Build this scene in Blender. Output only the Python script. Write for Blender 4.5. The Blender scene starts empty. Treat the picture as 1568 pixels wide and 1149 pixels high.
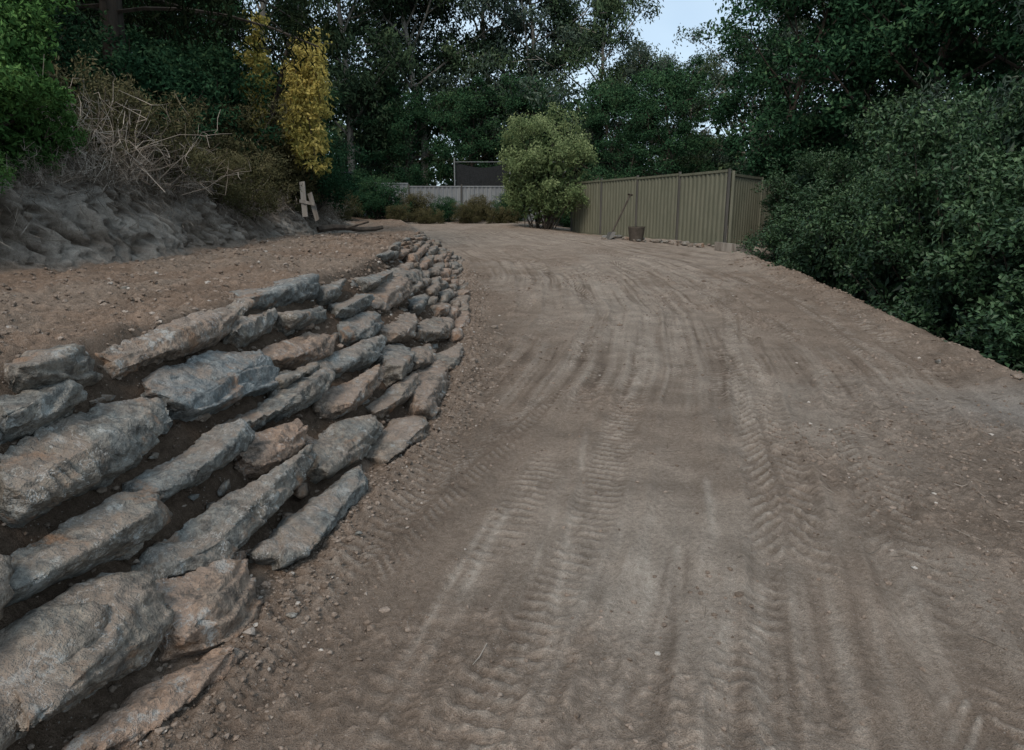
import bpy, bmesh, math, numpy as np
from mathutils import Vector
rng=np.random.default_rng(7)
S=bpy.context.scene
# ---------------------------------------------------------------- noise
def _h(ix,iy,iz,s):
    n=(ix*374761393+iy*668265263+iz*1274126177+s*974634777)&0xffffffff
    n=((n^(n>>13))*1274126177)&0xffffffff
    n=n^(n>>16)
    return (n&0xffffff)/float(0xffffff)
def vn(x,y,z=0.,s=0):
    flat=np.isscalar(z) and z==0
    x=np.asarray(x,float);y=np.asarray(y,float)
    ix=np.floor(x).astype(np.int64);iy=np.floor(y).astype(np.int64)
    fx=x-ix;fy=y-iy;fx=fx*fx*(3-2*fx);fy=fy*fy*(3-2*fy)
    if flat: zs=((0,0,1.),)
    else:
        z=np.asarray(z,float)+0*x;iz0=np.floor(z).astype(np.int64);fz=z-iz0;fz=fz*fz*(3-2*fz);zs=((iz0,1,1-fz),(iz0+1,1,fz))
    r=0
    for a in (0,1):
        wa=fx if a else 1-fx
        for b in (0,1):
            wb=fy if b else 1-fy
            for (iz,_,wc) in zs:
                r=r+wa*wb*wc*_h(ix+a,iy+b,iz,s)
    return r*2-1
def fbm(x,y,z=0.,o=4,s=0):
    r=0;a=.5
    for i in range(o):
        zz=0 if (np.isscalar(z) and z==0) else np.asarray(z)*2**i
        r=r+a*vn(np.asarray(x)*2**i+i*17.3,np.asarray(y)*2**i+i*5.7,zz,s+i);a*=.5
    return r
def sm(a,b,x):
    t=np.clip((x-a)/(b-a),0,1);return t*t*(3-2*t)
# ---------------------------------------------------------------- terrain
def I(y,a,b): return np.interp(y,a,b)
def xb(y): return I(y,[-5,0,1.8,2.73,3.72,4.5,5.84,8.66,14.7,18,25.6,36],[-1.6,-1.3,-1.12,-.99,-.81,-.60,-.54,-.66,-1.17,-1.9,-3.45,-6.2])
def wt(y): return I(y,[0,2.4,5,7,11,15.8,19,22],[.9,.8,.93,.9,.95,.8,.5,.4])
def zt(y): return I(y,[0,4,7,11,16,20,25,36,60,200],[1.05,1.1,1.15,1.2,1.2,1.2,1.3,1.75,2.4,4])
def xf(y): return I(y,[-5,5.4,7.1,11.9,18,25,36],[-4.4,-4.06,-3.6,-3.97,-4.1,-5.6,-9])
def xr(y): return I(y,[0,2,4,5.44,8.66,13,16,18,24,30],[6.5,5.5,4.6,4.25,4.6,5.1,5.3,6.5,9,14])
def zr(x,y): return I(y,[-20,0,22,36,60,200],[-.6,0,.99,1.62,2.3,4])-.03*np.clip(np.minimum(y,45)-20,0,99)*sm(0,3,x)
def T(x,y):
    b=xb(y);w=wt(y);k=np.clip((b-x)/w,0,1)
    z=zr(x,y)*(1-k)+zt(y)*k
    f=xf(y);hb=I(y,[0,6,12,18,25],[.85,.8,.62,.4,.15])
    z=z+hb*sm(0,.7,f-x)+.26*np.clip(f-.6-x,0,14)+.06*np.clip(f-14.6-x,0,200)
    r=xr(y);dr=I(y,[0,3,5,15,17,20],[.25,.6,.9,.9,.35,.1])
    z=z-dr*sm(0,1.6,x-r)-.02*np.clip(x-r-1.6,0,60)
    return z
def x0(y): return I(y,[-2,0,2.1,3.2,4.5,6,8.7,12,14.7,22,33],[-2.2,-1.3,-.65,-.28,.07,.5,1.0,1.15,.9,-1.3,-5])
# ---------------------------------------------------------------- mesh helper
class Parts:
    def __init__(s): s.V=[];s.F=[];s.n=0
    def add(s,V,F,mat=0,tone=.5):
        V=np.asarray(V,float).reshape(-1,3);F=np.asarray(F,np.int64)
        t=np.broadcast_to(np.asarray(tone,float),(len(F),))
        s.V.append(V);s.F.append((F+s.n,mat,t));s.n+=len(V)
    def mesh(s,name,mats,smooth=False):
        me=bpy.data.meshes.new(name)
        V=np.concatenate(s.V);me.vertices.add(len(V));me.vertices.foreach_set("co",V.astype(np.float32).ravel())
        L=np.concatenate([f.ravel() for f,_,_ in s.F])
        tot=np.concatenate([np.full(len(f),f.shape[1]) for f,_,_ in s.F])
        st=np.concatenate([[0],np.cumsum(tot)[:-1]])
        me.loops.add(len(L));me.polygons.add(len(tot))
        me.polygons.foreach_set("loop_start",st.astype(np.int32))
        me.loops.foreach_set("vertex_index",L.astype(np.int32))
        me.polygons.foreach_set("material_index",np.concatenate([np.full(len(f),m) for f,m,_ in s.F]).astype(np.int32))
        me.update(calc_edges=True)
        me.polygons.foreach_set("use_smooth",np.full(len(tot),smooth))
        a=me.attributes.new("tone",'FLOAT','FACE');a.data.foreach_set("value",np.concatenate([t for _,_,t in s.F]).astype(np.float32))
        for m in mats: me.materials.append(m)
        return me
def obj(name,me,loc=(0,0,0),rz=0,sc=1,parent=None):
    o=bpy.data.objects.new(name,me);S.collection.objects.link(o);o.location=loc;o.rotation_euler=(0,0,rz)
    o.scale=(sc,)*3 if np.isscalar(sc) else sc
    if parent: o.parent=parent
    return o
def nrm(a): return a/(np.linalg.norm(a,axis=-1,keepdims=True)+1e-9)
def tube(P,pts,rad,k=6,mat=0,tone=.5):
    pts=np.asarray(pts,float);n=len(pts);rad=np.broadcast_to(np.asarray(rad,float),(n,))
    t=nrm(np.gradient(pts,axis=0));ref=np.array([.31,.17,.93]) if abs(t[0][2])<.9 else np.array([1,.2,0.])
    u=nrm(np.cross(t,ref));v=np.cross(t,u)
    a=np.arange(k)*2*np.pi/k
    V=pts[:,None]+rad[:,None,None]*(np.cos(a)[None,:,None]*u[:,None]+np.sin(a)[None,:,None]*v[:,None])
    i=np.arange(n-1)[:,None]*k;j=np.arange(k)[None];j2=(j+1)%k
    F=np.stack([i+j,i+j2,i+k+j2,i+k+j],-1).reshape(-1,4)
    P.add(V.reshape(-1,3),F,mat,tone)
def box(P,c,ex,ey,ez,mat=0,tone=.5):
    c=np.array(c,float);ex,ey,ez=[np.array(e,float) for e in(ex,ey,ez)]
    V=[c+a*ex+b*ey+d*ez for a in(-1,1) for b in(-1,1) for d in(-1,1)]
    P.add(V,[[0,1,3,2],[4,6,7,5],[0,4,5,1],[2,3,7,6],[0,2,6,4],[1,5,7,3]],mat,tone)
def leaves(P,C,L,W,r,mode='rand',mat=1,tone=.5):
    N=len(C)
    q=nrm(r.normal(size=(N,3)))
    if mode=='droop': d=nrm(q*.75+np.array([0,0,-.65]));s=nrm(np.cross(d,nrm(r.normal(size=(N,3)))))
    elif mode=='up':
        n=nrm(q*.75+np.array([0,0,.7]));d=nrm(np.cross(n,nrm(r.normal(size=(N,3)))));s=np.cross(n,d)
    else: d=q;s=nrm(np.cross(d,nrm(r.normal(size=(N,3)))))
    n=np.cross(d,s)
    L=L*r.uniform(.6,1.3,(N,1));W=W*r.uniform(.7,1.2,(N,1))
    m=C+d*L*.45+n*W*.15
    V=np.stack([C,m+s*W*.5,C+d*L-n*L*.06,m-s*W*.5],1).reshape(-1,3)
    F=np.arange(N*4).reshape(N,4)
    P.add(V,F,mat,tone)
# ---------------------------------------------------------------- materials
def mat(name,rough=.85,spec=.2):
    m=bpy.data.materials.new(name);m.use_nodes=True;nt=m.node_tree
    b=nt.nodes["Principled BSDF"];b.inputs["Roughness"].default_value=rough;b.inputs["Specular IOR Level"].default_value=spec
    return m,nt,b
def N(nt,t,**k):
    n=nt.nodes.new(t)
    for a,v in k.items():
        if a in n.inputs: n.inputs[a].default_value=v
        else: setattr(n,a,v)
    return n
def ramp(nt,src,stops):
    r=nt.nodes.new('ShaderNodeValToRGB');e=r.color_ramp.elements
    while len(e)<len(stops): e.new(.5)
    for q,(p,c) in zip(e,stops): q.position=p;q.color=(*c,1)
    nt.links.new(src,r.inputs[0]);return r
def mixc(nt,f,a,b,mode='MIX'):
    m=nt.nodes.new('ShaderNodeMix');m.data_type='RGBA';m.blend_type=mode
    for i,v in((0,f),(6,a),(7,b)):
        if isinstance(v,(int,float)): m.inputs[i].default_value=v
        elif isinstance(v,tuple): m.inputs[i].default_value=(*v,1)
        else: nt.links.new(v,m.inputs[i])
    return m.outputs[2]
def noise(nt,scale,detail=5,rough=.6,coord=None):
    n=N(nt,'ShaderNodeTexNoise',Scale=scale,Detail=detail,Roughness=rough)
    if coord is not None: nt.links.new(coord,n.inputs['Vector'])
    return n.outputs[0]
def mrange(nt,src,a,b,c,d):
    m=N(nt,'ShaderNodeMapRange');nt.links.new(src,m.inputs[0])
    for i,v in enumerate((a,b,c,d)): m.inputs[i+1].default_value=v
    return m.outputs[0]
def bump(nt,b,h,st,dist=.02):
    q=N(nt,'ShaderNodeBump');q.inputs['Strength'].default_value=st;q.inputs['Distance'].default_value=dist
    nt.links.new(h,q.inputs['Height']);nt.links.new(q.outputs[0],b.inputs['Normal'])
def leafmat(name,cols,tr=0,rough=None):
    m,nt,b=mat(name,rough or .5,.25)
    a=N(nt,'ShaderNodeAttribute',attribute_name="tone")
    n=len(cols);r=ramp(nt,a.outputs['Fac'],[(i/(n-1),c) for i,c in enumerate(cols)])
    if rough: nt.links.new(r.outputs[0],b.inputs['Base Color'])
    else:
        nt.nodes.remove(b);b=N(nt,'ShaderNodeBsdfDiffuse');nt.links.new(r.outputs[0],b.inputs[0])
        nt.links.new(b.outputs[0],nt.nodes['Material Output'].inputs[0])
    if tr>0:
        t=N(nt,'ShaderNodeBsdfTranslucent');nt.links.new(r.outputs[0],t.inputs[0])
        x=N(nt,'ShaderNodeMixShader');x.inputs[0].default_value=tr
        nt.links.new(b.outputs[0],x.inputs[1]);nt.links.new(t.outputs[0],x.inputs[2])
        nt.links.new(x.outputs[0],nt.nodes['Material Output'].inputs[0])
    return m
def simplemat(name,c1,c2,scale=8,rough=.85,bs=.3,stretch=None):
    m,nt,b=mat(name,rough)
    co=N(nt,'ShaderNodeTexCoord').outputs['Object']
    if stretch:
        mp=N(nt,'ShaderNodeMapping');mp.inputs['Scale'].default_value=stretch;nt.links.new(co,mp.inputs[0]);co=mp.outputs[0]
    f=noise(nt,scale,3,.65,co);r=ramp(nt,f,[(.3,c1),(.7,c2)])
    nt.links.new(r.outputs[0],b.inputs['Base Color'])
    if bs: bump(nt,b,f,bs,.02)
    return m
def soilmat():
    m,nt,b=mat("soil",.95,.1)
    nt.nodes.remove(b);b=N(nt,'ShaderNodeBsdfDiffuse');nt.links.new(b.outputs[0],nt.nodes['Material Output'].inputs[0])
    a=N(nt,'ShaderNodeAttribute',attribute_name="alb")
    co=N(nt,'ShaderNodeTexCoord').outputs['Object']
    f1=noise(nt,40,4,.8,co);f2=noise(nt,230,2,.7,co)
    c=mixc(nt,1.,a.outputs['Color'],ramp(nt,f1,[(.25,(.64,.62,.60)),(.75,(1.32,1.32,1.32))]).outputs[0],'MULTIPLY')
    c=mixc(nt,1.,c,ramp(nt,f2,[(.3,(.66,.65,.63)),(.7,(1.35,1.35,1.35))]).outputs[0],'MULTIPLY')
    v=N(nt,'ShaderNodeTexVoronoi',Scale=60.);nt.links.new(co,v.inputs['Vector'])
    sp=mrange(nt,v.outputs['Distance'],.12,.2,1,0)
    f3=noise(nt,14,1,.5,co);g=mrange(nt,f3,.55,.62,0,.6)
    mm=N(nt,'ShaderNodeMath',operation='MULTIPLY');nt.links.new(sp,mm.inputs[0]);nt.links.new(g,mm.inputs[1])
    c=mixc(nt,mm.outputs[0],c,(.36,.33,.295))
    nt.links.new(c,b.inputs[0])
    ad=N(nt,'ShaderNodeMath',operation='MULTIPLY_ADD');nt.links.new(f1,ad.inputs[0]);ad.inputs[1].default_value=1.6;nt.links.new(f2,ad.inputs[2])
    bump(nt,b,ad.outputs[0],.9,.013)
    return m
SOIL=soilmat()
def rockmat():
    m,nt,b=mat("quarried_stone",.75,.3)
    a=N(nt,'ShaderNodeAttribute',attribute_name="tone").outputs['Fac']
    geo=N(nt,'ShaderNodeNewGeometry');co=N(nt,'ShaderNodeTexCoord').outputs['Object']
    n1=noise(nt,3.5,4,.65,co);n2=noise(nt,26,4,.75,co)
    ad=N(nt,'ShaderNodeMath',operation='ADD');nt.links.new(a,ad.inputs[0]);nt.links.new(n1,ad.inputs[1])
    base=ramp(nt,mrange(nt,ad.outputs[0],.5,1.5,0,1),[(0,(.175,.188,.185)),(.3,(.178,.178,.163)),(.5,(.195,.172,.142)),(.8,(.235,.18,.138)),(1,(.29,.20,.145))]).outputs[0]
    c=mixc(nt,1.,base,ramp(nt,n2,[(.25,(.38,.38,.38)),(.5,(.95,.95,.95)),(.78,(1.85,1.82,1.76))]).outputs[0],'MULTIPLY')
    w=N(nt,'ShaderNodeTexNoise',Scale=4.,Detail=5.,Roughness=.7,Distortion=.6);nt.links.new(co,w.inputs['Vector'])
    vv=mrange(nt,w.outputs[0],.494,.505,0,1);v2=mrange(nt,w.outputs[0],.505,.516,1,0)
    mu=N(nt,'ShaderNodeMath',operation='MULTIPLY');nt.links.new(vv,mu.inputs[0]);nt.links.new(v2,mu.inputs[1])
    mu2=N(nt,'ShaderNodeMath',operation='MULTIPLY');nt.links.new(mu.outputs[0],mu2.inputs[0]);nt.links.new(mrange(nt,n1,.46,.56,0,.75),mu2.inputs[1])
    c=mixc(nt,mu2.outputs[0],c,(.48,.48,.46))
    l=noise(nt,8,6,.75,co);c=mixc(nt,mrange(nt,l,.54,.62,0,.75),c,(.055,.050,.044))
    c=mixc(nt,mrange(nt,l,.43,.36,0,.65),c,(.40,.41,.39))
    c=mixc(nt,mrange(nt,w.outputs[0],.57,.66,0,.65),c,(.26,.15,.085))
    sx=N(nt,'ShaderNodeSeparateXYZ');nt.links.new(geo.outputs['Normal'],sx.inputs[0])
    d=mrange(nt,sx.outputs[2],.6,.97,0,1);mu3=N(nt,'ShaderNodeMath',operation='MULTIPLY');nt.links.new(d,mu3.inputs[0]);nt.links.new(mrange(nt,n1,.44,.6,0,.7),mu3.inputs[1])
    c=mixc(nt,mu3.outputs[0],c,(.25,.20,.16))
    nt.links.new(c,b.inputs['Base Color'])
    ad2=N(nt,'ShaderNodeMath',operation='MULTIPLY_ADD');nt.links.new(n2,ad2.inputs[0]);ad2.inputs[1].default_value=.7;nt.links.new(l,ad2.inputs[2])
    bump(nt,b,ad2.outputs[0],1.,.036)
    return m
ROCK=rockmat()
# ---------------------------------------------------------------- ground sheet
def geo_sp(a,b,s0,r):
    o=[a];s=s0
    while o[-1]<b: o.append(o[-1]+s);s*=r
    return np.array(o)
X=np.unique(np.concatenate([np.arange(-5.2,-1.9,.024),np.arange(-1.9,4.6,.013),4.6+geo_sp(0,200,.02,1.05),-5.2-geo_sp(0.03,200,.04,1.06)]))
ys=[.75]
while ys[-1]<32: ys.append(ys[-1]*1.004)
Y=np.unique(np.concatenate([ys,.75-geo_sp(.03,25,.05,1.2),ys[-1]+geo_sp(.15,190,.2,1.06)]))
gx,gy=np.meshgrid(X,Y);gz=T(gx,gy)
b=xb(gy);r_=xr(gy);f_=xf(gy);w_=wt(gy)
roadm=sm(.02,.3,gx-b)*(1-sm(-.5,.1,gx-r_))
wallm=sm(0,.15,b-gx)*(1-sm(-.12,.0,b-gx-w_))*(1-sm(17,19,gy))
terr=sm(-.1,.1,b-gx-w_)*(1-sm(0,.25,f_-gx))
bank=sm(-.05,.2,f_-gx)*(1-sm(.65,1.4,f_-gx))
hill=sm(.65,1.4,f_-gx)
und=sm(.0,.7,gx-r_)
d=gx-x0(gy)
h=fbm(gx*.7,gy*.7,0,3,1)*.06+fbm(gx*2.5,gy*2.5,0,3,5)*.022
fine=fbm(gx*9,gy*9,0,3,9)*.008+fbm(gx*34,gy*34,0,2,12)*.005*(1-sm(4,7,gy))
loose=sm(.0,.35,fbm(gx*1.3,gy*1.0,0,3,31)+.3*sm(1.8,2.6,gx)*(1-sm(3.5,6,gy))-.05)
lumps=np.abs(fbm(gx*24+1.2*fbm(gx*6,gy*6,0,2,42),gy*24,0,3,41))
h=h+fine*(.5+loose)+roadm*loose*(lumps*.024-.003)
tone=np.zeros_like(gx)
fade=1-sm(12,22,gy)
tr=[(0.0,.27,1.1,.065,'chev'),(.34,.22,.8,.070,'bar'),(.66,.24,1.,.065,'bar'),(1.0,.26,1.,.07,'chev'),(1.33,.22,.9,.07,'bar'),(1.74,.34,2.,.105,'chev'),(2.30,.30,1.4,.10,'chev'),(-.36,.25,1.,.07,'bar'),(-.72,.24,.8,.07,'chev'),(2.8,.28,1.1,.09,'chev'),(3.3,.26,1.,.09,'bar')]
for i,(off,w,amp,per,kind) in enumerate(tr):
    dd=d-off-.22*vn(gy*.33,0*gy+i*3.7,0,50+i)-.012*(gy-4)*(off-.8)
    m=np.exp(-(dd/(w/2))**6)*roadm*fade
    patch=sm(-.2,.15,fbm(gy*.9+i*9,dd*2+off*3,0,3,60+i)+(.12 if amp>1.2 else .04))
    k=1.2 if kind=='chev' else .0
    wob=.34*vn(gy*3,dd*6+i,0,66)
    ph=gy/per+np.abs(dd)/per*k+(dd/per*.35 if kind=='bar' else 0)+wob
    brk=sm(-.45,.1,vn(gy*11,dd*17,0,67))
    t=sm(-.25,.3,np.sin(2*np.pi*ph))*(1 if kind=='bar' else sm(.0,.03,np.abs(dd)))*(.35+.65*brk)
    h=h*(1-m*.3)+m*amp*(-.009+.011*t*patch)
    edge=np.exp(-((np.abs(dd)-w*.6)/(.035))**2)*roadm*fade
    h=h+edge*.009*amp*(1+vn(gy*8,dd*5,0,70))
    tone=tone+m*patch*(.50*t-.18)*min(amp,1.1)+m*.05*patch  # pale compacted tread bars; tread shading is also put into this tone
st=vn(d*15,gy*.5,0,80)*.5+vn(d*34,gy*1.1,0,81)*.35+vn(d*75,gy*2.5,0,82)*.15
stm=sm(-.2,.3,fbm(gx*.6,gy*.5,0,3,90))*roadm
h=h+st*stm*.012
tone=tone+st*stm*.5
for (xa,ya,xc,yc,wd) in [(.30,1.9,.62,3.6,.012),(.42,1.95,.74,3.4,.02),(.1,1.9,.38,3.7,.012),(.55,2.0,.9,3.6,.01),(-.35,1.8,.15,3.9,.018),(-.2,1.7,.3,3.5,.01),(.9,2.6,1.25,4.4,.015),(-.5,1.6,.0,3.6,.012),(.2,2.4,.55,4.6,.014)]:
    f=(gy-ya)/(yc-ya);xx=xa+(xc-xa)*f+.03*vn(gy*2,0*gy,0,int(abs(xa)*100)+300)
    m=np.exp(-((gx-xx)/(wd*1.5))**2)*sm(0,.3,f)*(1-sm(.6,1,f))
    tone=tone+m*.5*sm(-.3,.3,vn(gy*6,gx*9,0,95));h=h-m*.007
bm=np.exp(-((gx-b-.16)/.16)**2)*(1-sm(14,18,gy))
h=h+bm*(.03+.06*lumps+.03*fbm(gx*6,gy*6,0,3,33))
be=np.exp(-((gx-r_+.15)/.3)**2)*(1-sm(15,17,gy))
h=h+be*(.06+.12*np.abs(fbm(gx*3,gy*3,0,4,35)))
h=h+terr*(lumps*.055+fbm(gx*4,gy*4,0,4,37)*.07)
bz=gz*1.
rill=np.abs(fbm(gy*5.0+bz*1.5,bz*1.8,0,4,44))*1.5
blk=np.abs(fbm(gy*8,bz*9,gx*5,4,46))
h=h+bank*(fbm(gx*3,gy*3,0,4,47)*.10)
h=h+hill*(fbm(gx*.5,gy*.5,0,3,48)*.5+fbm(gx*4,gy*4,0,3,49)*.08)+und*fbm(gx*.8,gy*.8,0,3,51)*.15*sm(0,2,gx-r_)
h=h-wallm*(.075-.09*fbm(gx*4,gy*4,0,3,52)-.06*lumps)
nearf=1-sm(40,60,gy)
gz=gz+h*nearf
lay=fbm(bz*5+.6*fbm(gy*1.5,bz*2,0,2,150),gy*.9,0,3,151)
gX=gx+bank*(1-sm(24,30,gy))*((.30-rill*.7)*.26-blk*.36+lay*.08+.14*fbm(gy*1.4,bz*.7,0,3,48))
def C(*c): return np.array(c)
c_base=C(.285,.228,.182);c_light=C(.46,.405,.345);c_damp_shade=C(.155,.120,.095);c_red=C(.225,.165,.124)
m1=fbm(gx*.35,gy*.25,0,4,100);m2=fbm(gx*1.6,gy*1.2,0,4,101)
col=c_base+0*gx[...,None]
def mx(col,c,f): f=np.clip(f,0,1)[...,None]; return col*(1-f)+c*f
col=mx(col,c_light,sm(-.05,.4,m1+.5*m2)*.45)
col=mx(col,c_light,np.exp(-((gx-.5)/.55)**2-((gy-2.6)/1.2)**2)*.6)
col=mx(col,c_light,np.exp(-((gx-1.5)/1.2)**2-((gy-9)/3.5)**2)*.55+sm(12,20,gy)*.45)
col=mx(col,c_light*1.05,tone*1.5)
col=mx(col,c_damp_shade,-tone*2.2)  # tread grooves darkened in the colour, standing in for soft shading
col=mx(col,c_damp_shade,loose*.42)
col=mx(col,c_damp_shade*.8,sm(1.7,3.0,gx+.4*m2)*(1-sm(3.,5.5,gy))*.75)
col=mx(col,c_damp_shade*1.1,(1-sm(.0,1.1,gx-b+.5*m2))*(1-sm(12,16,gy))*.62)
col=mx(col,C(.30,.28,.255),np.exp(-((gx-3.9)/.8)**2-((gy-4.7)/.6)**2)*sm(-.3,.2,m2)*.8)
col=mx(col,c_red,(terr+wallm)*.8)
col=mx(col,c_red*.62,wallm)
col=mx(col,C(.25,.205,.165),terr*sm(-.1,.3,m2)*.6)
col=mx(col,C(.30,.26,.22),bank)
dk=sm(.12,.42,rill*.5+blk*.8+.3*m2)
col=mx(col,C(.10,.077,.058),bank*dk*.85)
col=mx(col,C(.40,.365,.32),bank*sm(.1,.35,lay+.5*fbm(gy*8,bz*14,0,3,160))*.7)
col=mx(col,C(.09,.07,.045),hill)
col=mx(col,C(.15,.12,.075),hill*sm(0,.4,m2)*.7)
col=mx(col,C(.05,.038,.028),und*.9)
col=mx(col,C(.08,.07,.04),sm(34,40,gy))
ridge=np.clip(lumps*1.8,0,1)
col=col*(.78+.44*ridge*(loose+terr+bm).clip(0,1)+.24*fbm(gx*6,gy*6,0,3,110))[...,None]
ny,nx=gx.shape
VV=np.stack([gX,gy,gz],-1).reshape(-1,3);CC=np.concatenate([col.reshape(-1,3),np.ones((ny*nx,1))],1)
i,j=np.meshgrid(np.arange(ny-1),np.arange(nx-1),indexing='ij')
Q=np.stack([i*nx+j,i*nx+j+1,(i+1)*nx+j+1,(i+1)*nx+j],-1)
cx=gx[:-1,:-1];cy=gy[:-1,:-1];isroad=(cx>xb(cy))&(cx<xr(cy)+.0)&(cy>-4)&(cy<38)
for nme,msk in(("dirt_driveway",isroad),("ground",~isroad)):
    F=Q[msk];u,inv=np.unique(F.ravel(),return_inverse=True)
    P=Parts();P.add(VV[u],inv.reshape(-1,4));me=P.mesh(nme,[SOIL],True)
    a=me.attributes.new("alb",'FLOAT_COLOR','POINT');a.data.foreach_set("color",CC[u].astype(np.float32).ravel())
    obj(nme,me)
def GZ(x,y):
    ix=np.clip(np.searchsorted(X,x)-1,0,nx-1);iy=np.clip(np.searchsorted(Y,y)-1,0,ny-1)
    return gz[iy,ix]
# ---------------------------------------------------------------- clods
ico_b=bmesh.new();bmesh.ops.create_icosphere(ico_b,subdivisions=1,radius=1)
IV=np.array([v.co[:] for v in ico_b.verts]);IF=np.array([[v.index for v in f.verts] for f in ico_b.faces]);ico_b.free()
def lumpsmesh(name,px,py,sz,m,tone,flat=.65,lift=.12):
    n=len(px);r=np.random.default_rng(3)
    V=IV[None]*r.uniform(.62,1.25,(n,len(IV),1))*sz[:,None,None]*np.stack([r.uniform(.7,1.3,n),r.uniform(.7,1.3,n),np.full(n,flat)],-1)[:,None]
    a=r.uniform(0,6.28,n);c,s_=np.cos(a)[:,None],np.sin(a)[:,None]
    x=V[...,0]*c-V[...,1]*s_;y=V[...,0]*s_+V[...,1]*c
    V=np.stack([x+px[:,None],y+py[:,None],V[...,2]+(GZ(px,py)+sz*flat*lift)[:,None]],-1)
    F=(IF[None]+np.arange(n)[:,None,None]*len(IV)).reshape(-1,3)
    P=Parts();P.add(V.reshape(-1,3),F,0,np.repeat(tone,len(IF)))
    obj(name,P.mesh(name,[m],False))
def clodmat():
    m,nt,b=mat("soil_clod",.95,.1);a=N(nt,'ShaderNodeAttribute',attribute_name="tone").outputs['Fac']
    co=N(nt,'ShaderNodeTexCoord').outputs['Object']
    c=ramp(nt,a,[(0,(.12,.092,.071)),(.7,(.215,.168,.132)),(.96,(.27,.22,.18)),(1,(.38,.35,.31))]).outputs[0]
    f=noise(nt,90,2,.7,co);c=mixc(nt,1.,c,ramp(nt,f,[(.3,(.7,.7,.7)),(.7,(1.25,1.25,1.25))]).outputs[0],'MULTIPLY')
    nt.links.new(c,b.inputs['Base Color']);bump(nt,b,f,.5,.01);return m
CLOD=clodmat()
r=np.random.default_rng(11)
y1=r.uniform(.9**.5,13**.5,12000)**2;x1=xb(y1)+np.abs(r.normal(0,.19,12000))+.0
y2=r.uniform(1,13**.5,9500)**2;x2=r.uniform(xb(y2)+.1,xr(y2));k2=(fbm(x2*1.3,y2*1.0,0,3,31)>.02)|(r.random(9500)<.3);x2,y2=x2[k2],y2[k2]
y3=r.uniform(1.6**.5,15**.5,10000)**2;x3=r.uniform(xf(y3),xb(y3)-wt(y3)*.9)
y4=r.uniform(1,4.5,6500);x4=r.uniform(1.7,4.5,6500)
y5=r.uniform(4,15,1800);x5=xr(y5)-.1+r.normal(0,.25,1800)
y6=r.uniform(1.2,16,5000);x6=xb(y6)-wt(y6)*r.uniform(0,1,5000)
px=np.concatenate([x1,x2,x3,x4,x5,x6]);py=np.concatenate([y1,y2,y3,y4,y5,y6])
sz=(.003+.011*r.random(len(px))**3.4)*(.75+py*.10);n12=len(x1)+len(x2);sz[n12:n12+len(x3)]*=1.3
sz[-6800:]*=1.35
big=r.random(len(px))<.012;sz[big]*=1.9
lumpsmesh("soil_clods",px,py,sz,CLOD,r.random(len(px)))
# ---------------------------------------------------------------- retaining wall
RK="""246 107, 281 98, 271 86, 253 86, 230 91|.55
281 99, 332 98, 371 96, 371 88, 357 85, 297 85, 271 85|.75
376 99, 399 98, 395 93, 373 90|.5
437 138, 508 122, 521 101, 491 90, 440 92, 395 96|.25
229 91, 251 88, 252 80, 232 79, 217 79|.4
214 76, 234 78, 281 78, 283 68, 275 61, 255 56, 221 60, 194 58|.4
296 84, 329 79, 348 80, 372 66, 360 56, 338 57, 293 59, 286 64, 287 76|.0
376 93, 413 89, 410 83, 368 79, 359 83|.4
415 88, 482 84, 470 76, 410 79|.45
373 74, 426 75, 453 67, 427 58, 383 63, 370 67|.9
516 99, 558 92, 520 83, 491 86|.4
504 83, 575 80, 573 71, 515 69, 486 75|.3
312 53, 374 53, 405 49, 390 42, 330 45, 312 49|.4
368 62, 400 56, 404 51, 373 53, 358 54|.5
247 53, 268 52, 303 53, 309 45, 296 40, 268 40, 246 43, 242 49|.3
309 45, 344 38, 350 31, 324 27, 303 31, 297 36|.95
413 60, 471 55, 507 46, 474 41, 419 48, 404 55|.35
392 44, 445 40, 454 34, 422 29, 389 29, 376 36|.8
185 50, 198 53, 232 51, 246 43, 243 36, 227 35, 199 41, 177 43|.45
353 31, 394 23, 405 13, 374 7, 331 13, 333 21|.5
241 33, 256 32, 322 26, 326 19, 311 17, 252 15, 242 15, 216 27, 216 31, 230 29|.35
262 11, 294 11, 365 1, 350 -10, 323 -10, 270 -5, 265 1|.3
381 9, 427 13, 447 6, 443 -2, 413 -11, 372 -4|.6
171 38, 192 36, 208 35, 210 26, 204 16, 193 12, 166 16, 149 19|.55
215 27, 245 11, 231 -8, 212 -6, 199 8, 205 15|.9
158 10, 185 7, 212 -3, 202 -15, 179 -6, 168 1|.95
216 19, 228 16, 221 10, 210 13|.5
543 55, 651 50, 647 40, 572 36, 523 45|.7
507 46, 552 38, 525 24, 462 26, 465 36|.4
658 37, 743 23, 702 11, 620 21, 595 34|.6
422 27, 491 22, 482 15, 432 16, 413 20|.6
497 23, 566 12, 544 -3, 450 -2, 441 8|.8
609 82, 722 73, 701 56, 602 59, 572 68|.8
759 86, 931 60, 808 52, 716 73|.5
612 92, 726 81, 694 73, 599 80|.4
490 72, 552 66, 535 54, 492 52, 462 62|.3
527 35, 592 24, 562 13, 508 23|.7
590 18, 646 2, 589 -4, 552 7|.6"""
def WP(y,k):
    x=xb(y)-k*wt(y);return np.array([x,y,T(x,y)])
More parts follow.
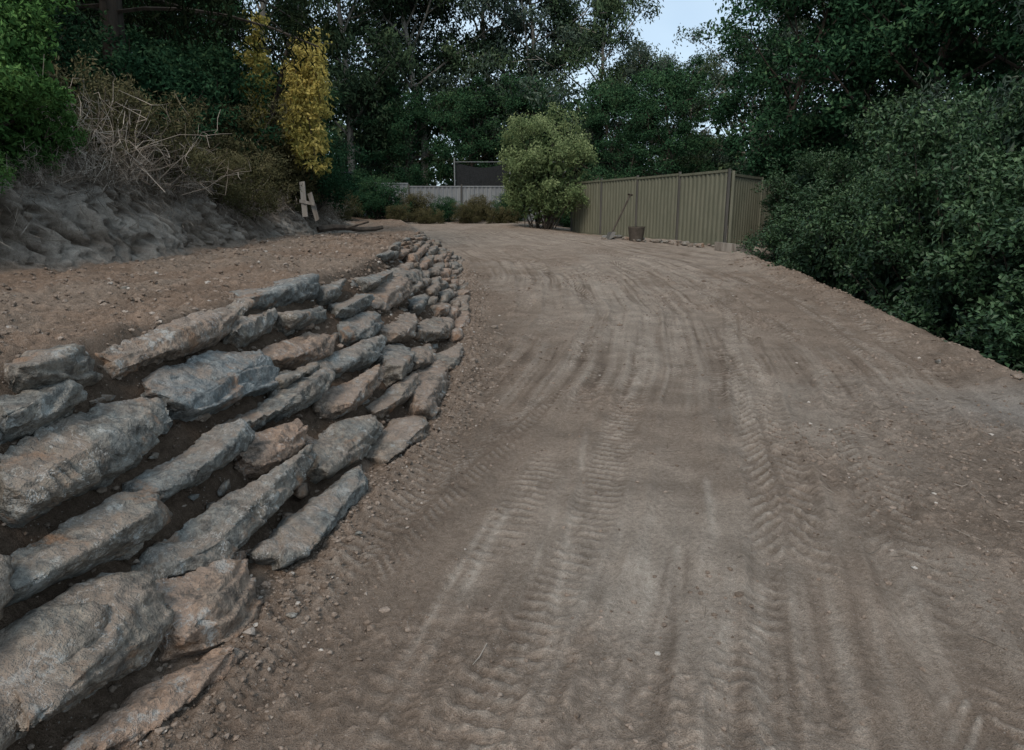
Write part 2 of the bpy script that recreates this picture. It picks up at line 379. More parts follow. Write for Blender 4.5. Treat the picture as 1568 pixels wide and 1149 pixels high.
def rock_hull(out,r,depth=.2):
    Nn=np.array([.72,0,.69]);U=np.array([-.69,0,.72])
    c=out.mean(0);out=c+(out-c)*1.07;uu=(out-c)@U;hh=np.ptp(uu)+1e-6;q=(uu-uu.min())/hh
    pts=[];ql=r.uniform(.25,.5);lip=min(.11,.04+hh*.35)*r.uniform(.85,1.15)
    yr=(out[:,1]-c[1]);yr=yr/(np.abs(yr).max()+1e-6);sl=r.normal(0,.03);slq=r.normal(0,.08)
    for o,qq,yy in zip(out,q,yr):
        L_=ql+slq*yy
        if qq<L_: n1=.5*lip+.5*lip*qq/L_
        else: n1=lip*(1-(qq-L_)/(1-L_)*1.2)
        n1+=sl*yy+r.normal(0,.008)
        pts.append(o+Nn*n1)
        if qq<.5*L_+.1:
            pts.append(c+(o-c)*.95+U*(L_-qq)*hh*.8+Nn*(lip+sl*yy+r.normal(0,.012)))
        pts.append(c+(o-c)*.82+Nn*(n1-depth*.4)+np.array([0,0,-.02]))
        pts.append(c+(o-c)*.7-Nn*depth)
    pts=np.array(pts)
    bm_=bmesh.new();vs=[bm_.verts.new(p) for p in pts]
    bmesh.ops.convex_hull(bm_,input=vs)
    bmesh.ops.delete(bm_,geom=[v for v in bm_.verts if not v.link_faces],context='VERTS')
    for k in range(3):
        v=nrm(r.normal(size=3)+Nn*.4);P_=np.array([q_.co[:] for q_ in bm_.verts]);s=P_@v;mxs=s.max();cut=mxs-(mxs-s.mean())*r.uniform(.06,.22)
        bmesh.ops.bisect_plane(bm_,geom=bm_.verts[:]+bm_.edges[:]+bm_.faces[:],plane_co=Vector(v*cut),plane_no=Vector(v),clear_outer=True)
        ed=[e for e in bm_.edges if e.is_boundary]
        if ed: bmesh.ops.holes_fill(bm_,edges=ed,sides=0)
    me=bpy.data.meshes.new("tmp");bm_.to_mesh(me);bm_.free();return me
def remesh(me,vox,seed,amp=1.):
    o=bpy.data.objects.new("tmp",me);S.collection.objects.link(o)
    m=o.modifiers.new("r",'REMESH');m.mode='VOXEL';m.voxel_size=vox
    dg=bpy.context.evaluated_depsgraph_get();e=o.evaluated_get(dg);m2=e.to_mesh()
    n=len(m2.vertices);V=np.zeros(n*3);m2.vertices.foreach_get("co",V);V=V.reshape(-1,3)
    Nv=np.zeros(n*3);m2.vertices.foreach_get("normal",Nv);Nv=Nv.reshape(-1,3)
    k=len(m2.loops);F=np.zeros(k,np.int32);m2.loops.foreach_get("vertex_index",F)
    ls=np.zeros(len(m2.polygons),np.int32);m2.polygons.foreach_get("loop_start",ls)
    if k==4*len(ls): F=F.reshape(-1,4)
    else: F=np.array([p.vertices[:] for p in m2.polygons if len(p.vertices)==4])
    e.to_mesh_clear();bpy.data.objects.remove(o);bpy.data.meshes.remove(me)
    rr=np.random.default_rng(seed);ax=nrm(rr.normal(size=3)*.3+np.array([-.35,0,1.]))
    x,y,z=V.T
    f1=fbm(x*2.6,y*2.6,z*2.6,3,seed)*2.2+(V@ax)*13;fr=f1-np.floor(f1);saw=np.where(fr<.9,fr/.9,(1-fr)/.1)
    steep=1-np.abs(Nv@ax)
    f2=fbm(x*5,y*5,z*5,2,seed+9)*4;fr2=f2-np.floor(f2);led2=np.floor(f2)+sm(.9,1.,fr2)
    dsp=(saw-.5)*.030*steep+led2*.009+fbm(x*26,y*26,z*26,3,seed+5)*.011+fbm(x*5,y*5,z*5,2,seed+2)*.006
    return V+Nv*(dsp*amp)[:,None],F
PW=Parts();r=np.random.default_rng(21);sd=0
for l in RK.split("\n"):
    a,tn=l.split("|");pr=[list(map(float,t.split())) for t in a.split(",")]
    out=np.array([WP(y/100,k/100) for y,k in pr]);sd+=1
    me=rock_hull(out,r);V,F=remesh(me,.0085 if out[:,1].mean()<3.9 else .014,sd)
    PW.add(V,F,0,float(tn))
for ci,(kc,ya,yb_) in enumerate([(.95,7.6,17.5),(.84,9,17.5),(.70,7.3,17.5),(.55,7.2,17.2),(.40,6.6,17),(.27,7.2,16.8),(.13,6.5,16.5),(.0,6.6,16)]):
    y=ya+r.uniform(0,.3)
    while y<yb_:
        L=r.uniform(.4,1.1);hh=r.uniform(.11,.19);kk=kc+r.uniform(-.045,.045)
        pr=[(y,kk+hh*.1),(y+L*.3,kk+hh*r.uniform(.4,.6)),(y+L*.8,kk+hh*r.uniform(.3,.6)),(y+L,kk-.02),(y+L*.75,kk-hh*r.uniform(.4,.6)),(y+L*.2,kk-hh*r.uniform(.3,.6))]
        out=np.array([WP(a_,b_) for a_,b_ in pr]);sd+=1
        me=rock_hull(out,r,.2);V,F=remesh(me,.026,sd);PW.add(V,F,0,r.uniform(.3,1.));y+=L*r.uniform(.85,1.05)
for kc in(.9,.7,.5,.28,.08):
    y=.2
    while y<1.45:
        L=r.uniform(.5,.7);pr=[(y,kc),(y+L*.3,kc+.1),(y+L*.8,kc+.09),(y+L,kc),(y+L*.75,kc-.09),(y+L*.2,kc-.09)]
        out=np.array([WP(a_,b_) for a_,b_ in pr]);sd+=1
        me=rock_hull(out,r);V,F=remesh(me,.03,sd);PW.add(V,F,0,r.uniform(.2,.8));y+=L
# small wedging stones packed into the joints
for i in range(150):
    y=r.uniform(1.3,9);k=r.uniform(-.02,.97);c=WP(y,k);s=r.uniform(.025,.065)
    bm_=bmesh.new()
    for q in range(11): bm_.verts.new(c+np.array([.72,0,.69])*-.035+nrm(r.normal(size=3))*s*np.array([.9,1.4,.6])*r.uniform(.8,1.2))
    bmesh.ops.convex_hull(bm_,input=bm_.verts[:]);bmesh.ops.delete(bm_,geom=[v for v in bm_.verts if not v.link_faces],context='VERTS')
    bmesh.ops.triangulate(bm_,faces=bm_.faces[:]);vv=list(bm_.verts);ix={v:i_ for i_,v in enumerate(vv)}
    PW.add([v.co[:] for v in vv],[[ix[v] for v in f.verts] for f in bm_.faces],0,r.uniform(.2,.95));bm_.free()
obj("stone_retaining_wall",PW.mesh("stone_retaining_wall",[ROCK],True))
# ---------------------------------------------------------------- foliage materials
BARK=simplemat("gum_bark",(.14,.12,.10),(.42,.39,.34),6,.9,.0,(1,1,.25))
BARKD=simplemat("dark_bark",(.03,.024,.02),(.09,.075,.06),8,.9,.0,(1,1,.3))
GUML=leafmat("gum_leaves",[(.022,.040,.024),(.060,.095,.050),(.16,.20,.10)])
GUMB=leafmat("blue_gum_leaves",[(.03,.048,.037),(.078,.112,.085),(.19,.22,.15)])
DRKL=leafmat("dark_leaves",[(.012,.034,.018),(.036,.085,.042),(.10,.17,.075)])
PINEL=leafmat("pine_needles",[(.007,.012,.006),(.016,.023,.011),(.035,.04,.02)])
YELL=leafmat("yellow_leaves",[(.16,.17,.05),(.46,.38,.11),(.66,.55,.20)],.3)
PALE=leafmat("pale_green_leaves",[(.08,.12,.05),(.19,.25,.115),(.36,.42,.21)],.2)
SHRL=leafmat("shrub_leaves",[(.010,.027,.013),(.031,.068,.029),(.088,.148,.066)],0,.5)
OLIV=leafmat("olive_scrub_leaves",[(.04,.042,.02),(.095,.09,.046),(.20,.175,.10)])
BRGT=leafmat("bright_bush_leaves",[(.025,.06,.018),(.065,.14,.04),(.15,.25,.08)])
DRY=leafmat("dry_twigs",[(.08,.065,.05),(.22,.185,.15),(.44,.39,.33)])
# ---------------------------------------------------------------- tree builders
def clump(P,c,rad,n,r,L,W,mode,sub=5,zf=.65,tb=0,mat=1):
    sc=c+nrm(r.normal(size=(sub,3)))*r.uniform(.35,1,(sub,1))*np.array([1,1,zf])*rad
    k=r.integers(0,sub,n)
    p=sc[k]+r.normal(size=(n,3))*rad*.24*np.array([1,1,.8])
    st_=r.uniform(-.22,.22,sub)
    tone=np.clip(.38+tb+st_[k]+(p[:,2]-c[2])/rad*.22+r.normal(0,.12,n),0,1)  # upper leaves of a clump coloured lighter: sunlit tops painted into tone
    leaves(P,p,L,W,r,mode,mat,tone)
def gum(seed,H,spread,base=.35,nl=13,per=150,L=.17,W=.05,mode='droop',lean=.06,cr=.95,trunks=1,r0=.2,sub=8,tips=5):
    r=np.random.default_rng(seed);P=Parts()
    for tk in range(trunks):
        n=9;t=np.linspace(0,1,n);az0=r.uniform(0,6.28);ln=lean*(1 if trunks==1 else 3)
        drift=np.cumsum(r.normal(0,.03,(n,2)),0)*H*.5
        pts=np.stack([np.cos(az0)*t*H*ln+drift[:,0]-drift[0,0],np.sin(az0)*t*H*ln+drift[:,1]-drift[0,1],t*H*.88-.3],-1)
        tube(P,pts,r0*(1-.85*t)**.9+.02,8,0,.5)
        for i in range(nl):
            f=base+(1-base)*(i+r.random())/nl;a=i*2.4+r.normal(0,.4)
            o=np.array([np.interp(f,t,pts[:,j]) for j in range(3)])
            ll=spread*(.45+.75*math.sin(math.pi*min(1,(1-f)/(1-base)*.8+.12)))*r.uniform(.65,1.2)
            el=r.uniform(.15,.9)+(f-.5)*.5
            m=6;s=np.linspace(0,1,m)[:,None];dirn=np.array([math.cos(a)*math.cos(el),math.sin(a)*math.cos(el),math.sin(el)])
            lp=o+dirn*ll*s+np.cumsum(r.normal(0,.05,(m,3)),0)*ll*.6*s+np.array([0,0,.12])*ll*s**2
            rb=max(.02,r0*.42*(1-f*.6));tube(P,lp,rb*(1-.8*s[:,0])+.008,5,0,.5)
            for q in range(tips):
                g=r.uniform(.3,1.);c0=np.array([np.interp(g,s[:,0],lp[:,j]) for j in range(3)])
                tp=c0+nrm(r.normal(size=3)+dirn*.8)*ll*r.uniform(.12,.42)
                mid=(c0+tp)/2+r.normal(0,.05,3)
                tube(P,[c0,mid,tp],[rb*.3,.018,.008],4,0,.5)
                clump(P,tp,cr*r.uniform(.55,1.05),per,r,L,W,mode,sub,.6,(f-.6)*.25)  # higher limbs get lighter leaves, painting a sunlit crown top
    return P
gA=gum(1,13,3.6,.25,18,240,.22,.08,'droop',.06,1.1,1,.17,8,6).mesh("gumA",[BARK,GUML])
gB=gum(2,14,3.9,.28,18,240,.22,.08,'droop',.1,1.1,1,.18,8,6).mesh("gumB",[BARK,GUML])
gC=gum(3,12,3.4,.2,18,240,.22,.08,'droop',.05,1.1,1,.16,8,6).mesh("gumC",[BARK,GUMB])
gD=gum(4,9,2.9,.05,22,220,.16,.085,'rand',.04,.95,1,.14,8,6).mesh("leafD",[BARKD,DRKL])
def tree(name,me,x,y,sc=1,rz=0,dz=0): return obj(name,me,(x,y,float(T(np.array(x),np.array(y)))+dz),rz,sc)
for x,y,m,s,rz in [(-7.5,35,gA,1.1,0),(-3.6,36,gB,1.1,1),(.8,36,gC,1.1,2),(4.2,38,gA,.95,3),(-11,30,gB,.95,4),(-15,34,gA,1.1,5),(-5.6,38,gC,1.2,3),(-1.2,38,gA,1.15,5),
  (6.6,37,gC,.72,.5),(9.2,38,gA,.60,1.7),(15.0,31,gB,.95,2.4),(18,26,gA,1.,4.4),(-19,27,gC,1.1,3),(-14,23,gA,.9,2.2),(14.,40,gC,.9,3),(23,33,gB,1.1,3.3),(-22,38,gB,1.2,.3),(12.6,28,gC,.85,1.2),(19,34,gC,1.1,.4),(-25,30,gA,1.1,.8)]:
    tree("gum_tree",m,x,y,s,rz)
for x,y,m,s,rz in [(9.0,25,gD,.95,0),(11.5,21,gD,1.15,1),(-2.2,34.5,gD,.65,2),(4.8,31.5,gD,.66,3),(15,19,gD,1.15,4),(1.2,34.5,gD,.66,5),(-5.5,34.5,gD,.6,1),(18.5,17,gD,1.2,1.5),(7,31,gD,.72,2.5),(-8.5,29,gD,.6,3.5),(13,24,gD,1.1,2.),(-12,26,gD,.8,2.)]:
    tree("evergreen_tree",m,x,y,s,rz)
gE=gum(9,9.5,3.2,.3,18,300,.16,.045,'droop',.03,.95,1,.15,8,6).mesh("weepE",[BARKD,GUMB])
tree("weeping_gum_tree",gE,11.0,12.8,1.0,1);tree("weeping_gum_tree",gE,14.5,14.5,1.15,3);tree("weeping_gum_tree",gE,12.0,8.5,.9,5)
P=Parts();r=np.random.default_rng(5)
for i in range(170):
    a=r.uniform(-1.0,1.0);R=r.uniform(50,62);c=np.array([math.sin(a)*R,math.cos(a)*R,0.]);c[2]=T(c[:1],c[1:2])[0]
    hh=r.uniform(3,9 if a<.1 or a>.3 else 6.5)
    tube(P,[c,c+[0,0,hh]],[.15,.05],5,0)
    for q in range(5): clump(P,c+np.array([r.normal(0,1),r.normal(0,1),hh*(q+.6)/5]),2.0,100,r,.5,.34,'rand',5,.8)
obj("distant_trees",P.mesh("distant_trees",[BARKD,GUML]))
def pine(seed,H,spread,base,per=60):
    r=np.random.default_rng(seed);P=Parts();t=np.linspace(0,1,8)
    tube(P,np.stack([.15*np.sin(t*3),.1*t,t*H-.3],-1),.22*(1-.85*t)+.02,8,0)
    n=64
    for i in range(n):
        f=base+(1-base)*i/n;a=i*2.4+r.normal(0,.3);ll=spread*(1-f)**.6*r.uniform(.75,1.15)+.3
        s=np.linspace(0,1,6)[:,None];o=np.array([0,0,f*H]);d_=np.array([math.cos(a),math.sin(a),.1])
        lp=o+d_*ll*s+np.array([0,0,-.28])*ll*s**2;tube(P,lp,.035*(1-.8*s[:,0])+.006,4,0)
        for g in np.linspace(.3,1,8):
            c=o+d_*ll*g+np.array([0,0,-.28])*ll*g*g;c=c+r.normal(0,.18,3)
            clump(P,c,.58,per,r,.22,.04,'droop',5,.5,-.05)
    return P
pA=pine(4,11,4.6,.24).mesh("pineA",[BARKD,PINEL])
tree("pine_tree",pA,-7.2,13.2,1.,0);tree("pine_tree",pA,-12.5,17,1.1,2)
# yellow-leaf tree: leaning stem, weeping sprays on its downhill side
P=Parts();r=np.random.default_rng(8);pts=np.array([[-.9,.2,-.3],[-.75,.15,.8],[-.5,.1,1.7],[-.2,.1,2.6],[.05,0,3.4]])
tube(P,pts,[.07,.06,.05,.035,.012],7,0)
for i in range(32):
    f=r.uniform(.5,1.);o=np.array([np.interp(f,np.linspace(0,1,5),pts[:,j]) for j in range(3)]);a=r.uniform(-1.5,1.3) if i%4 else r.uniform(1.8,4.4)
    ll=r.uniform(.25,.95);tp=o+np.array([math.cos(a)*ll,math.sin(a)*ll*.7,r.uniform(-.15,.2)])
    dn=r.uniform(.25,.9);tp2=tp+np.array([.12*math.cos(a),.1*math.sin(a),-dn]);tube(P,[o,(o+tp)/2+[0,0,.12],tp,tp2],[.018,.012,.008,.004],4,0)
    g=.15 if (math.cos(a)>0 and f>.55) else -.15
    for w_i in np.linspace(0,1,4): clump(P,tp*(1-w_i)+tp2*w_i,.25*(1.1-.4*w_i),85,r,.09,.045,'droop',5,.9,g)
obj("yellow_leaf_tree",P.mesh("yellow_leaf_tree",[BARKD,YELL]),(-4.35,14.3,float(T(-4.5,14.5))),0,(1.05,1,1.0))
# ---------------------------------------------------------------- bushes
def bush(seed,rx,ry,H,ncl,per,L,W,mode,cr,low=.05,stems=10,fill=True,lm=1,sub=6,zc=.45):
    r=np.random.default_rng(seed);P=Parts()
    for i in range(ncl):
        a=r.uniform(0,6.28);u=r.uniform(-.75,1);q=math.sqrt(max(0,1-u*u));rad=r.uniform(.7,1.05)*(1+.28*vn(np.array(a*1.2),np.array(u*2+seed),0,seed))
        c=np.array([math.cos(a)*q*rx*rad,math.sin(a)*q*ry*rad,H*zc+u*H*(1-zc)*rad if u>0 else H*zc+u*H*zc]);c[2]=max(c[2],low)
        clump(P,c,cr*r.uniform(.7,1.25),per,r,L,W,mode,sub,.75,(c[2]/H-.5)*.3)  # leaf colour lightens up the bush, painted as if lit from above
        if i%2==0:
            st0=np.array([r.normal(0,.12*rx),r.normal(0,.12*ry),-.15]);tube(P,[st0,st0*.5+c*.5+[0,0,.1],c],[.025,.015,.005],4,0,.5)
    if fill:
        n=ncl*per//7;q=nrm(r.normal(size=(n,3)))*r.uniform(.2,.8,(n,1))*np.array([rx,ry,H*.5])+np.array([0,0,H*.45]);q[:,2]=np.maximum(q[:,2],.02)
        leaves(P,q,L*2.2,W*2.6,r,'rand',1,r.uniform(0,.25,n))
    return P
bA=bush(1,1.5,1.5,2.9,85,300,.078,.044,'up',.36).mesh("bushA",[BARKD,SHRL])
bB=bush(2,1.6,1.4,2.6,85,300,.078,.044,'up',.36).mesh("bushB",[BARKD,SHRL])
for x,y,m,s,rz in [(6.35,6.1,bA,(.95,.95,.85),0),(6.5,8.2,bB,(.95,1,1.1),1),(6.6,10.4,bA,(.95,1,1.12),2),(6.7,12.8,bB,(.9,1,1.05),3),(6.75,15.2,bA,(.85,.9,.80),4),
   (8.4,6.3,bB,(1.1,1.1,1.5),2),(8.8,9.2,bA,(1.2,1.2,1.5),5),(9.0,12.2,bB,(1.1,1.1,1.6),.6),(8.9,15.4,bA,(1.1,1,1.3),1.6),(7.9,18,bB,(.9,.9,1.0),.2),(7.0,4.6,bB,(.7,.7,.6),3.)]:
    o=tree("dense_shrub",m,x,y,1,rz,-.1);o.scale=s
P=bush(5,1.75,1.5,4.0,75,240,.11,.045,'rand',.46,1.0,zc=.58)
obj("pale_green_shrub",P.mesh("pale",[BARKD,PALE]),(1.15,26.2,float(T(1.15,26.2))))
bG=bush(6,.8,.9,1.5,70,300,.055,.024,'rand',.2).mesh("bushG",[BARKD,BRGT])
tree("green_bush",bG,-4.95,6.0,1.05,0,-.25);tree("green_bush",bG,-5.9,7.6,1.3,2,0)
tree("green_bush",bG,-4.65,6.75,.55,1,-.1);tree("green_bush",bG,-4.5,5.5,.5,1,-.2);tree("green_bush",bG,-5.6,6.9,1.2,4,0)
bO=bush(7,1.1,1.1,1.5,60,170,.07,.02,'rand',.3).mesh("scrubO",[BARKD,OLIV])
bO2=bush(8,1.2,1.0,1.2,55,170,.07,.025,'rand',.3).mesh("scrubO2",[BARKD,OLIV])
bD=bush(9,1.4,1.4,2.2,60,200,.08,.04,'rand',.4).mesh("scrubD",[BARKD,DRKL])
r=np.random.default_rng(12)
for y in np.arange(7.6,31,1.25):
    for row in range(4):
        x=xf(y)-1.15-row*1.9+r.normal(0,.3);yy=y+r.normal(0,.4)
        m=[bO,bO2,bD][r.choice(3,p=[.42,.33,.25])] if row else [bO,bO2][r.integers(2)]
        s=r.uniform(.5,.85) if row==0 else r.uniform(.8,1.25)
        if row==0 and 13<yy<14.6: x-=.5
        tree("scrub_bush",m,float(x),float(yy),float(s),r.uniform(0,6),-.1)
for x,y,m,s in [(-8.5,5.5,bD,1.3),(-10,8,bD,1.6),(-9,11,bD,1.5),(-12,12,bD,1.8),(-7.2,5.,bO,1.1),(-5.4,15.,bO,1.25),(-4.75,16.0,bD,.8),(-5.5,13.6,bO,1.15),(-4.95,14.6,bO2,.8),(-6.2,14.6,bD,1.2)]: tree("scrub_bush",m,x,y,s,x)
for x,y,m,s in [(-5.6,29.5,bD,.8),(-4.2,31.,bO,.9),(-2.9,30.6,bD,.5),(-1.5,31.2,bO2,.9),(-.4,29,bO2,.6),(3.,32,bD,1.),(-6.8,27.5,bO,.8),(-7.5,31,bD,1.1),(4.5,29.5,bD,1.0),(-1.9,29.6,bO,.6),(-3.4,29.,bO2,.55),(-4.6,28.6,bO,.5),(.0,31.2,bD,.6)]:
    tree("garden_bush",m,x,y,s,x,-.1)
def dry(seed,H,n):
    r=np.random.default_rng(seed);P=Parts()
    for i in range(n):
        a=r.uniform(0,6.28);el=r.uniform(.35,1.45);L=H*r.uniform(.4,1.1);d_=np.array([math.cos(a)*math.cos(el),math.sin(a)*math.cos(el),math.sin(el)])
        s=np.linspace(0,1,5)[:,None];o=np.array([r.normal(0,.25),r.normal(0,.25),0])
        lp=o+d_*L*s+np.cumsum(r.normal(0,.05,(5,3)),0)*L+np.array([0,0,-.22])*L*s**2
        t_=r.uniform(.0,1);tube(P,lp,.0045*(1-.6*s[:,0]),3,0,t_)
        for q in range(5):
            g=r.integers(1,5);e=lp[g]+nrm(r.normal(size=3)+d_*.6)*L*r.uniform(.08,.3);tube(P,[lp[g],(lp[g]+e)/2+r.normal(0,.02,3),e],[.003,.0025,.0015],3,0,t_)
    return P
dA=dry(1,1.1,240).mesh("dryA",[DRY]);dB=dry(2,.95,210).mesh("dryB",[DRY])
for x,y,m,s,rz in [(-4.65,8.0,dA,1.1,0),(-4.5,7.3,dB,.9,1),(-5.4,8.6,dB,1.15,2),(-4.6,9.0,dA,.8,3),(-4.8,10.2,dB,.8,4),(-4.4,6.6,dB,.4,3),(-4.4,11.4,dA,.55,2),(-4.6,13,dB,.6,1),(-4.8,16.5,dB,.7,1),(-5,18.5,dA,.7,1),(-4.4,8.5,dB,.45,5),(-4.5,9.6,dA,.5,5)]:
    tree("dry_shrub",m,x,y,s,rz,-.05)
P=Parts();n=13000;y=r.uniform(3.5,26,n);x=xf(y)-.5-np.abs(r.normal(0,.5,n));C_=np.stack([x,y,GZ(x,y)],-1)
leaves(P,C_,.2,.008,r,'rand',0,r.uniform(.0,.8,n))
n=3500;y=r.uniform(3.5,20,n);x=xf(y)-r.uniform(.1,.75,n)**.6;C_=np.stack([x+.12,y,GZ(x,y)+.03],-1)
leaves(P,C_,.16,.006,r,'droop',0,r.uniform(.0,.8,n))
obj("dry_grass",P.mesh("dry_grass",[DRY]))
P=Parts()
for i in range(230):
    if i<150: x=r.uniform(1.6,3.8);y=r.uniform(2.2,5.2)
    elif i<190: y=r.uniform(2,10);x=r.uniform(xf(y)+.2,xb(y)-wt(y))
    else: y=r.uniform(1.5,9);x=r.uniform(xb(y)+.2,xr(y))
    a=r.uniform(0,6.28);L=r.uniform(.03,.13);q=np.array([[x,y],[x+math.cos(a)*L/2,y+math.sin(a)*L/2+r.normal(0,.01)],[x+math.cos(a)*L,y+math.sin(a)*L]])
    tube(P,np.c_[q,GZ(q[:,0],q[:,1])+.006],[.0016,.002,.001],4,0,r.uniform(.1,.9))
obj("scattered_twigs",P.mesh("scattered_twigs",[DRY]))
# ---------------------------------------------------------------- fences
def metal(name,c1,c2):
    m,nt,b=mat(name,.55,.4);co=N(nt,'ShaderNodeTexCoord').outputs['Object']
    mp=N(nt,'ShaderNodeMapping');mp.inputs['Scale'].default_value=(1,1,.25);nt.links.new(co,mp.inputs[0])
    f=noise(nt,5,4,.7,mp.outputs[0]);nt.links.new(ramp(nt,f,[(.3,c1),(.7,c2)]).outputs[0],b.inputs['Base Color']);return m
FM=metal("olive_steel",(.115,.12,.085),(.165,.165,.12));FG=metal("pale_grey_steel",(.16,.175,.185),(.25,.265,.27));PM=metal("dark_steel",(.05,.05,.045),(.09,.085,.075))
def fence(name,pts,m,pm,H,per=.19,amp=.03):
    root=bpy.data.objects.new(name,None);S.collection.objects.link(root)
    A=Parts();B=Parts()
    for a,b_ in zip(pts[:-1],pts[1:]):
        a=np.array(a,float);b_=np.array(b_,float);L=np.linalg.norm((b_-a)[:2]);d_=(b_-a)/L;d_[2]=0;nn=np.array([-d_[1],d_[0],0])
        if nn[1]>0: nn=-nn
        n=int(L/per)*4;s=np.linspace(.03,L-.03,n+1);o=np.array([0,0,1,1])[np.arange(n+1)%4]*amp
        zb=max(a[2],b_[2]);zl=min(a[2],b_[2])-.02
        B0=a[None,:2]+d_[None,:2]*s[:,None]+nn[None,:2]*o[:,None]
        V=np.concatenate([np.c_[B0,np.full(n+1,zl)],np.c_[B0,np.full(n+1,zb+H)]]);i=np.arange(n)
        A.add(V,np.stack([i,i+1,i+n+2,i+n+1],1))
        mid=(a+b_)/2;ez=np.array([0,0,1.])
        box(B,[mid[0]+nn[0]*.012,mid[1]+nn[1]*.012,zb+H+.012],d_*(L/2-.035),nn*.032,ez*.03)
        box(B,[mid[0]+nn[0]*.012,mid[1]+nn[1]*.012,zl+.02],d_*(L/2-.035),nn*.032,ez*.035)
    C2=Parts()
    for q in pts:
        box(C2,[q[0],q[1]-.01,q[2]+H/2+.02],[.032,0,0],[0,.045,0],[0,0,H/2+.09])
    obj("panels",A.mesh(name+"_panels",[m]),parent=root);obj("rails",B.mesh(name+"_rails",[m]),parent=root);obj("posts",C2.mesh(name+"_posts",[pm]),parent=root)
def gpts(pl,dz=.02): return [(x,y,float(T(np.array(x),np.array(y)))+dz) for x,y in pl]
pl=[(2.26,26.6),(3.1,24.5),(3.95,22.3),(4.75,20.1),(5.5,18.0)]
fence("steel_panel_fence",[(x,y,z) for (x,y),z in zip(pl,(1.0,.99,.96,.93,.88))],FM,PM,1.78)
pl=[(5.6,18.0),(7.0,19.9),(8.4,21.8),(9.8,23.7),(11.2,25.6)]
fence("steel_panel_fence",[(x,y,z) for (x,y),z in zip(pl,(.86,.8,.75,.7,.65))],FM,FM,1.75)
fence("grey_boundary_fence",gpts([(-9.5,31.5),(-7.1,32),(-4.7,32.3),(-2.3,32.3),(.1,32.3),(2.5,32.5),(4.9,33)],.0),FG,PM,1.45)
SH=simplemat("shade_cloth",(.012,.014,.015),(.03,.033,.035),20,.9,.1)
root=bpy.data.objects.new("shade_cloth_screen",None);S.collection.objects.link(root)
A=Parts();B=Parts();z0=float(T(np.array(-1.),np.array(33.5)))
xs=np.linspace(-2.6,2.4,26);top=z0+2.5-.22*np.abs(np.sin((xs+2.6)/2.5*np.pi));n=26;yc=32.9
V=np.concatenate([np.c_[xs,yc+.05*np.sin(xs*4),np.full(n,z0+1.2)],np.c_[xs,yc+.05*np.sin(xs*4+1),top]]);i=np.arange(n-1);A.add(V,np.stack([i,i+1,i+n+1,i+n],1))
for x in(-2.65,-.1,2.45): tube(B,[[x,yc-.1,z0-.1],[x,yc-.1,z0+2.7]],.03,8)
tube(B,[[-2.65,yc-.1,z0+2.52],[2.45,yc-.1,z0+2.52]],.014,6)
obj("cloth",A.mesh("cloth",[SH]),parent=root);obj("posts",B.mesh("screen_posts",[FG]),parent=root)
# ---------------------------------------------------------------- small objects
WOOD=simplemat("weathered_wood",(.13,.11,.09),(.36,.33,.29),7,.9,.4,(1,1,.2))
def gz1(x,y): return float(GZ(np.array([x]),np.array([y]))[0])
P=Parts();x,y=-4.05,13.7;z=float(T(-4.5,13.7))+.12
box(P,[x,y,z+.16],[.05,0,.006],[0,.018,0],[-.01,0,.33]);box(P,[x+.17,y+.05,z+.02],[.04,0,.02],[0,.016,0],[-.06,0,.26]);box(P,[x+.07,y-.035,z+.1],[.14,0,-.03],[0,.014,0],[.004,0,.03])
obj("wooden_stake_marker",P.mesh("stake",[WOOD]))
P=Parts();tt=np.linspace(0,1,9);lx=-3.95+1.15*tt;ly=14.2+.9*tt
tube(P,np.c_[lx,ly,GZ(lx,ly)+.14+.03*np.sin(tt*5)],.07-.025*tt,7);tube(P,np.c_[lx[3:6]+[0,.1,.25],ly[3:6]+[0,-.1,-.2],GZ(lx[3:6],ly[3:6])+[.14,.2,.3]],.02,5)
obj("fallen_branch",P.mesh("branch",[BARKD]))
P=Parts();bx,by=2.95,20.6;z=gz1(bx,by)
tube(P,[[bx,by,z+.18],[bx+.32,by+.35,z+.75],[bx+.62,by+.7,z+1.3]],.028,8,0);tube(P,[[bx+.55,by+.66,z+1.31],[bx+.69,by+.74,z+1.29]],.028,6,0)
u=np.linspace(-1,1,7);V=[];
for k,wd in((0,.11),(.12,.12),(.24,.1),(.31,.03)):
    for q in u: V.append([bx+q*wd-k*.35,by-.05+abs(q)*-.025-k*.3,z+.22-k*.7])
V=np.array(V);F=[[a*7+b,a*7+b+1,a*7+b+8,a*7+b+7] for a in range(3) for b in range(6)];P.add(V,F,1)
obj("shovel",P.mesh("shovel",[BARKD,PM]))
P=Parts();cx_,cy_=3.55,19.9;z=gz1(cx_,cy_)
tube(P,[[cx_,cy_,z-.02],[cx_,cy_,z+.36],[cx_,cy_,z+.4],[cx_,cy_,z+.4],[cx_,cy_,z+.34],[cx_,cy_,z+.32]],[.19,.235,.25,.215,.205,.0],20)
obj("planter_tub",P.mesh("tub",[simplemat("aged_tub",(.05,.043,.035),(.10,.085,.07),9)],True))
P=Parts();r=np.random.default_rng(33)
def loose_r(x,y,s,tn,vox=.02):
    z=gz1(x,y);bm_=bmesh.new()
    for q in range(14): bm_.verts.new(np.array([x,y,z+s*.25])+nrm(r.normal(size=3))*s*np.array([1,.8,.55])*r.uniform(.8,1.1))
    bmesh.ops.convex_hull(bm_,input=bm_.verts[:]);bmesh.ops.delete(bm_,geom=[v for v in bm_.verts if not v.link_faces],context='VERTS')
    me=bpy.data.meshes.new("t");bm_.to_mesh(me);bm_.free();global sd;sd+=1
    V,F=remesh(me,vox,sd,.4);P.add(V,F,0,tn)
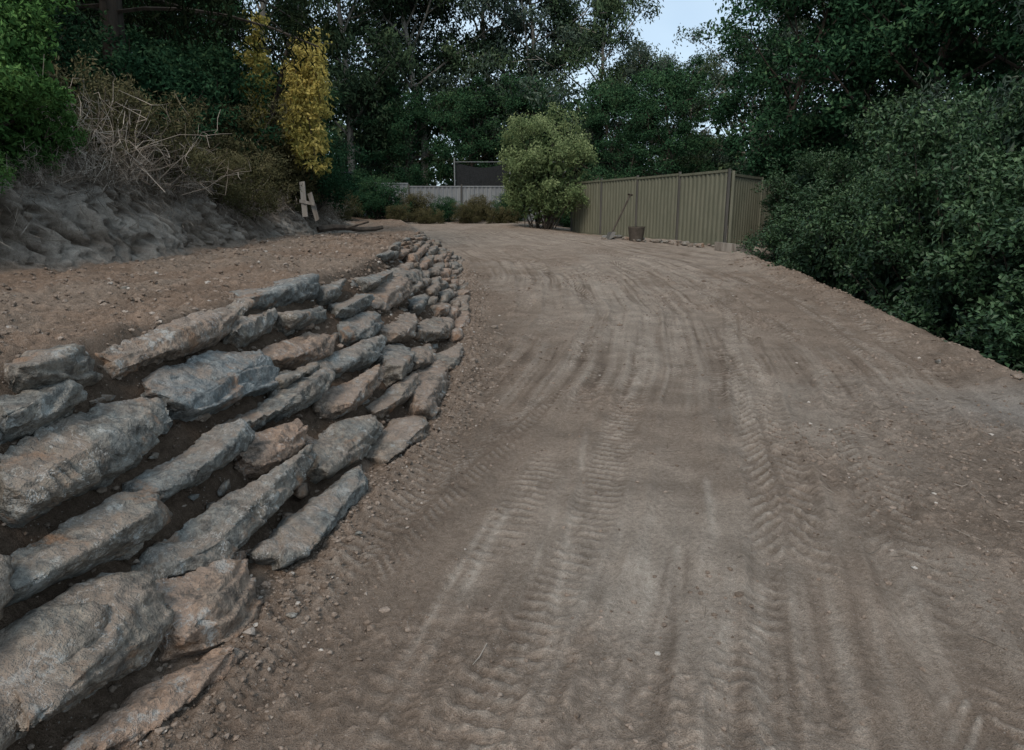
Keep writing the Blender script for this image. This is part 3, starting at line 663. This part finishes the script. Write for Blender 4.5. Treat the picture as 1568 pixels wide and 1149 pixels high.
for i in range(40):
    t=r.uniform(0,1);loose_r(2.7+2.9*t+r.normal(0,.12),20.9-3.9*t+r.normal(0,.2)+.3,r.uniform(.07,.2),r.uniform(.2,.9),.035)
for x,y,s,tn in [(-.96,2.05,.055,.7),(-.83,2.3,.035,.5),(-.7,2.9,.03,.4),(-.42,4.5,.035,.6),(-.35,6,.05,.6),(-.2,7.7,.05,.5),(4.25,4.6,.08,.5),(4.1,5.4,.07,.7),(3.9,6.1,.05,.5),(-2.3,3.1,.035,.6),(-2.6,4.6,.05,.5)]: loose_r(x,y,s,tn,.01)
obj("loose_rocks",P.mesh("loose_rocks",[ROCK],True))
P=Parts();a=np.array([5.05,17.2]);b2=np.array([5.6,16.2]);dd=(b2-a)/2;c=(a+b2)/2
box(P,[c[0],c[1],float(T(c[0],c[1]))+.1],[dd[0],dd[1],-.03],[.04,.025,0],[0,0,.1]);obj("timber_edging",P.mesh("edging",[WOOD]))
# ---------------------------------------------------------------- light, sky, camera
w=bpy.data.worlds.new("World");S.world=w;w.use_nodes=True;nt=w.node_tree;bg=nt.nodes["Background"]
sky=nt.nodes.new('ShaderNodeTexSky');sky.sky_type='NISHITA';sky.sun_disc=False
el,rot=math.radians(48),math.radians(200)
sky.sun_elevation=el;sky.sun_rotation=rot;sky.dust_density=2.0;sky.ozone_density=1.5
tc=N(nt,'ShaderNodeTexCoord');mp=N(nt,'ShaderNodeMapping');mp.inputs['Scale'].default_value=(1,1,2.5);nt.links.new(tc.outputs['Generated'],mp.inputs[0])
cl=mrange(nt,noise(nt,3,3,.6,mp.outputs[0]),.35,.65,.6,.95)
skc=mixc(nt,cl,sky.outputs[0],(5.0,6.3,7.4))
nt.links.new(skc,bg.inputs[0]);bg.inputs[1].default_value=.15
sun=bpy.data.lights.new("sun",'SUN');sun.energy=2.2;sun.angle=math.radians(20);sun.color=(1,.86,.74)
so=bpy.data.objects.new("sun",sun);S.collection.objects.link(so)
dv=Vector((math.sin(rot)*math.cos(el),math.cos(rot)*math.cos(el),math.sin(el)));so.rotation_euler=dv.to_track_quat('Z','Y').to_euler()
cam=bpy.data.cameras.new("camera");cam.lens=24;cam.sensor_width=36;cam.clip_end=1000;cam.clip_start=.05
co=bpy.data.objects.new("camera",cam);S.collection.objects.link(co);co.location=(0,0,1.6);co.rotation_euler=(math.radians(76.9),0,0);S.camera=co
S.view_settings.view_transform='Standard';S.view_settings.look='None';S.view_settings.exposure=0
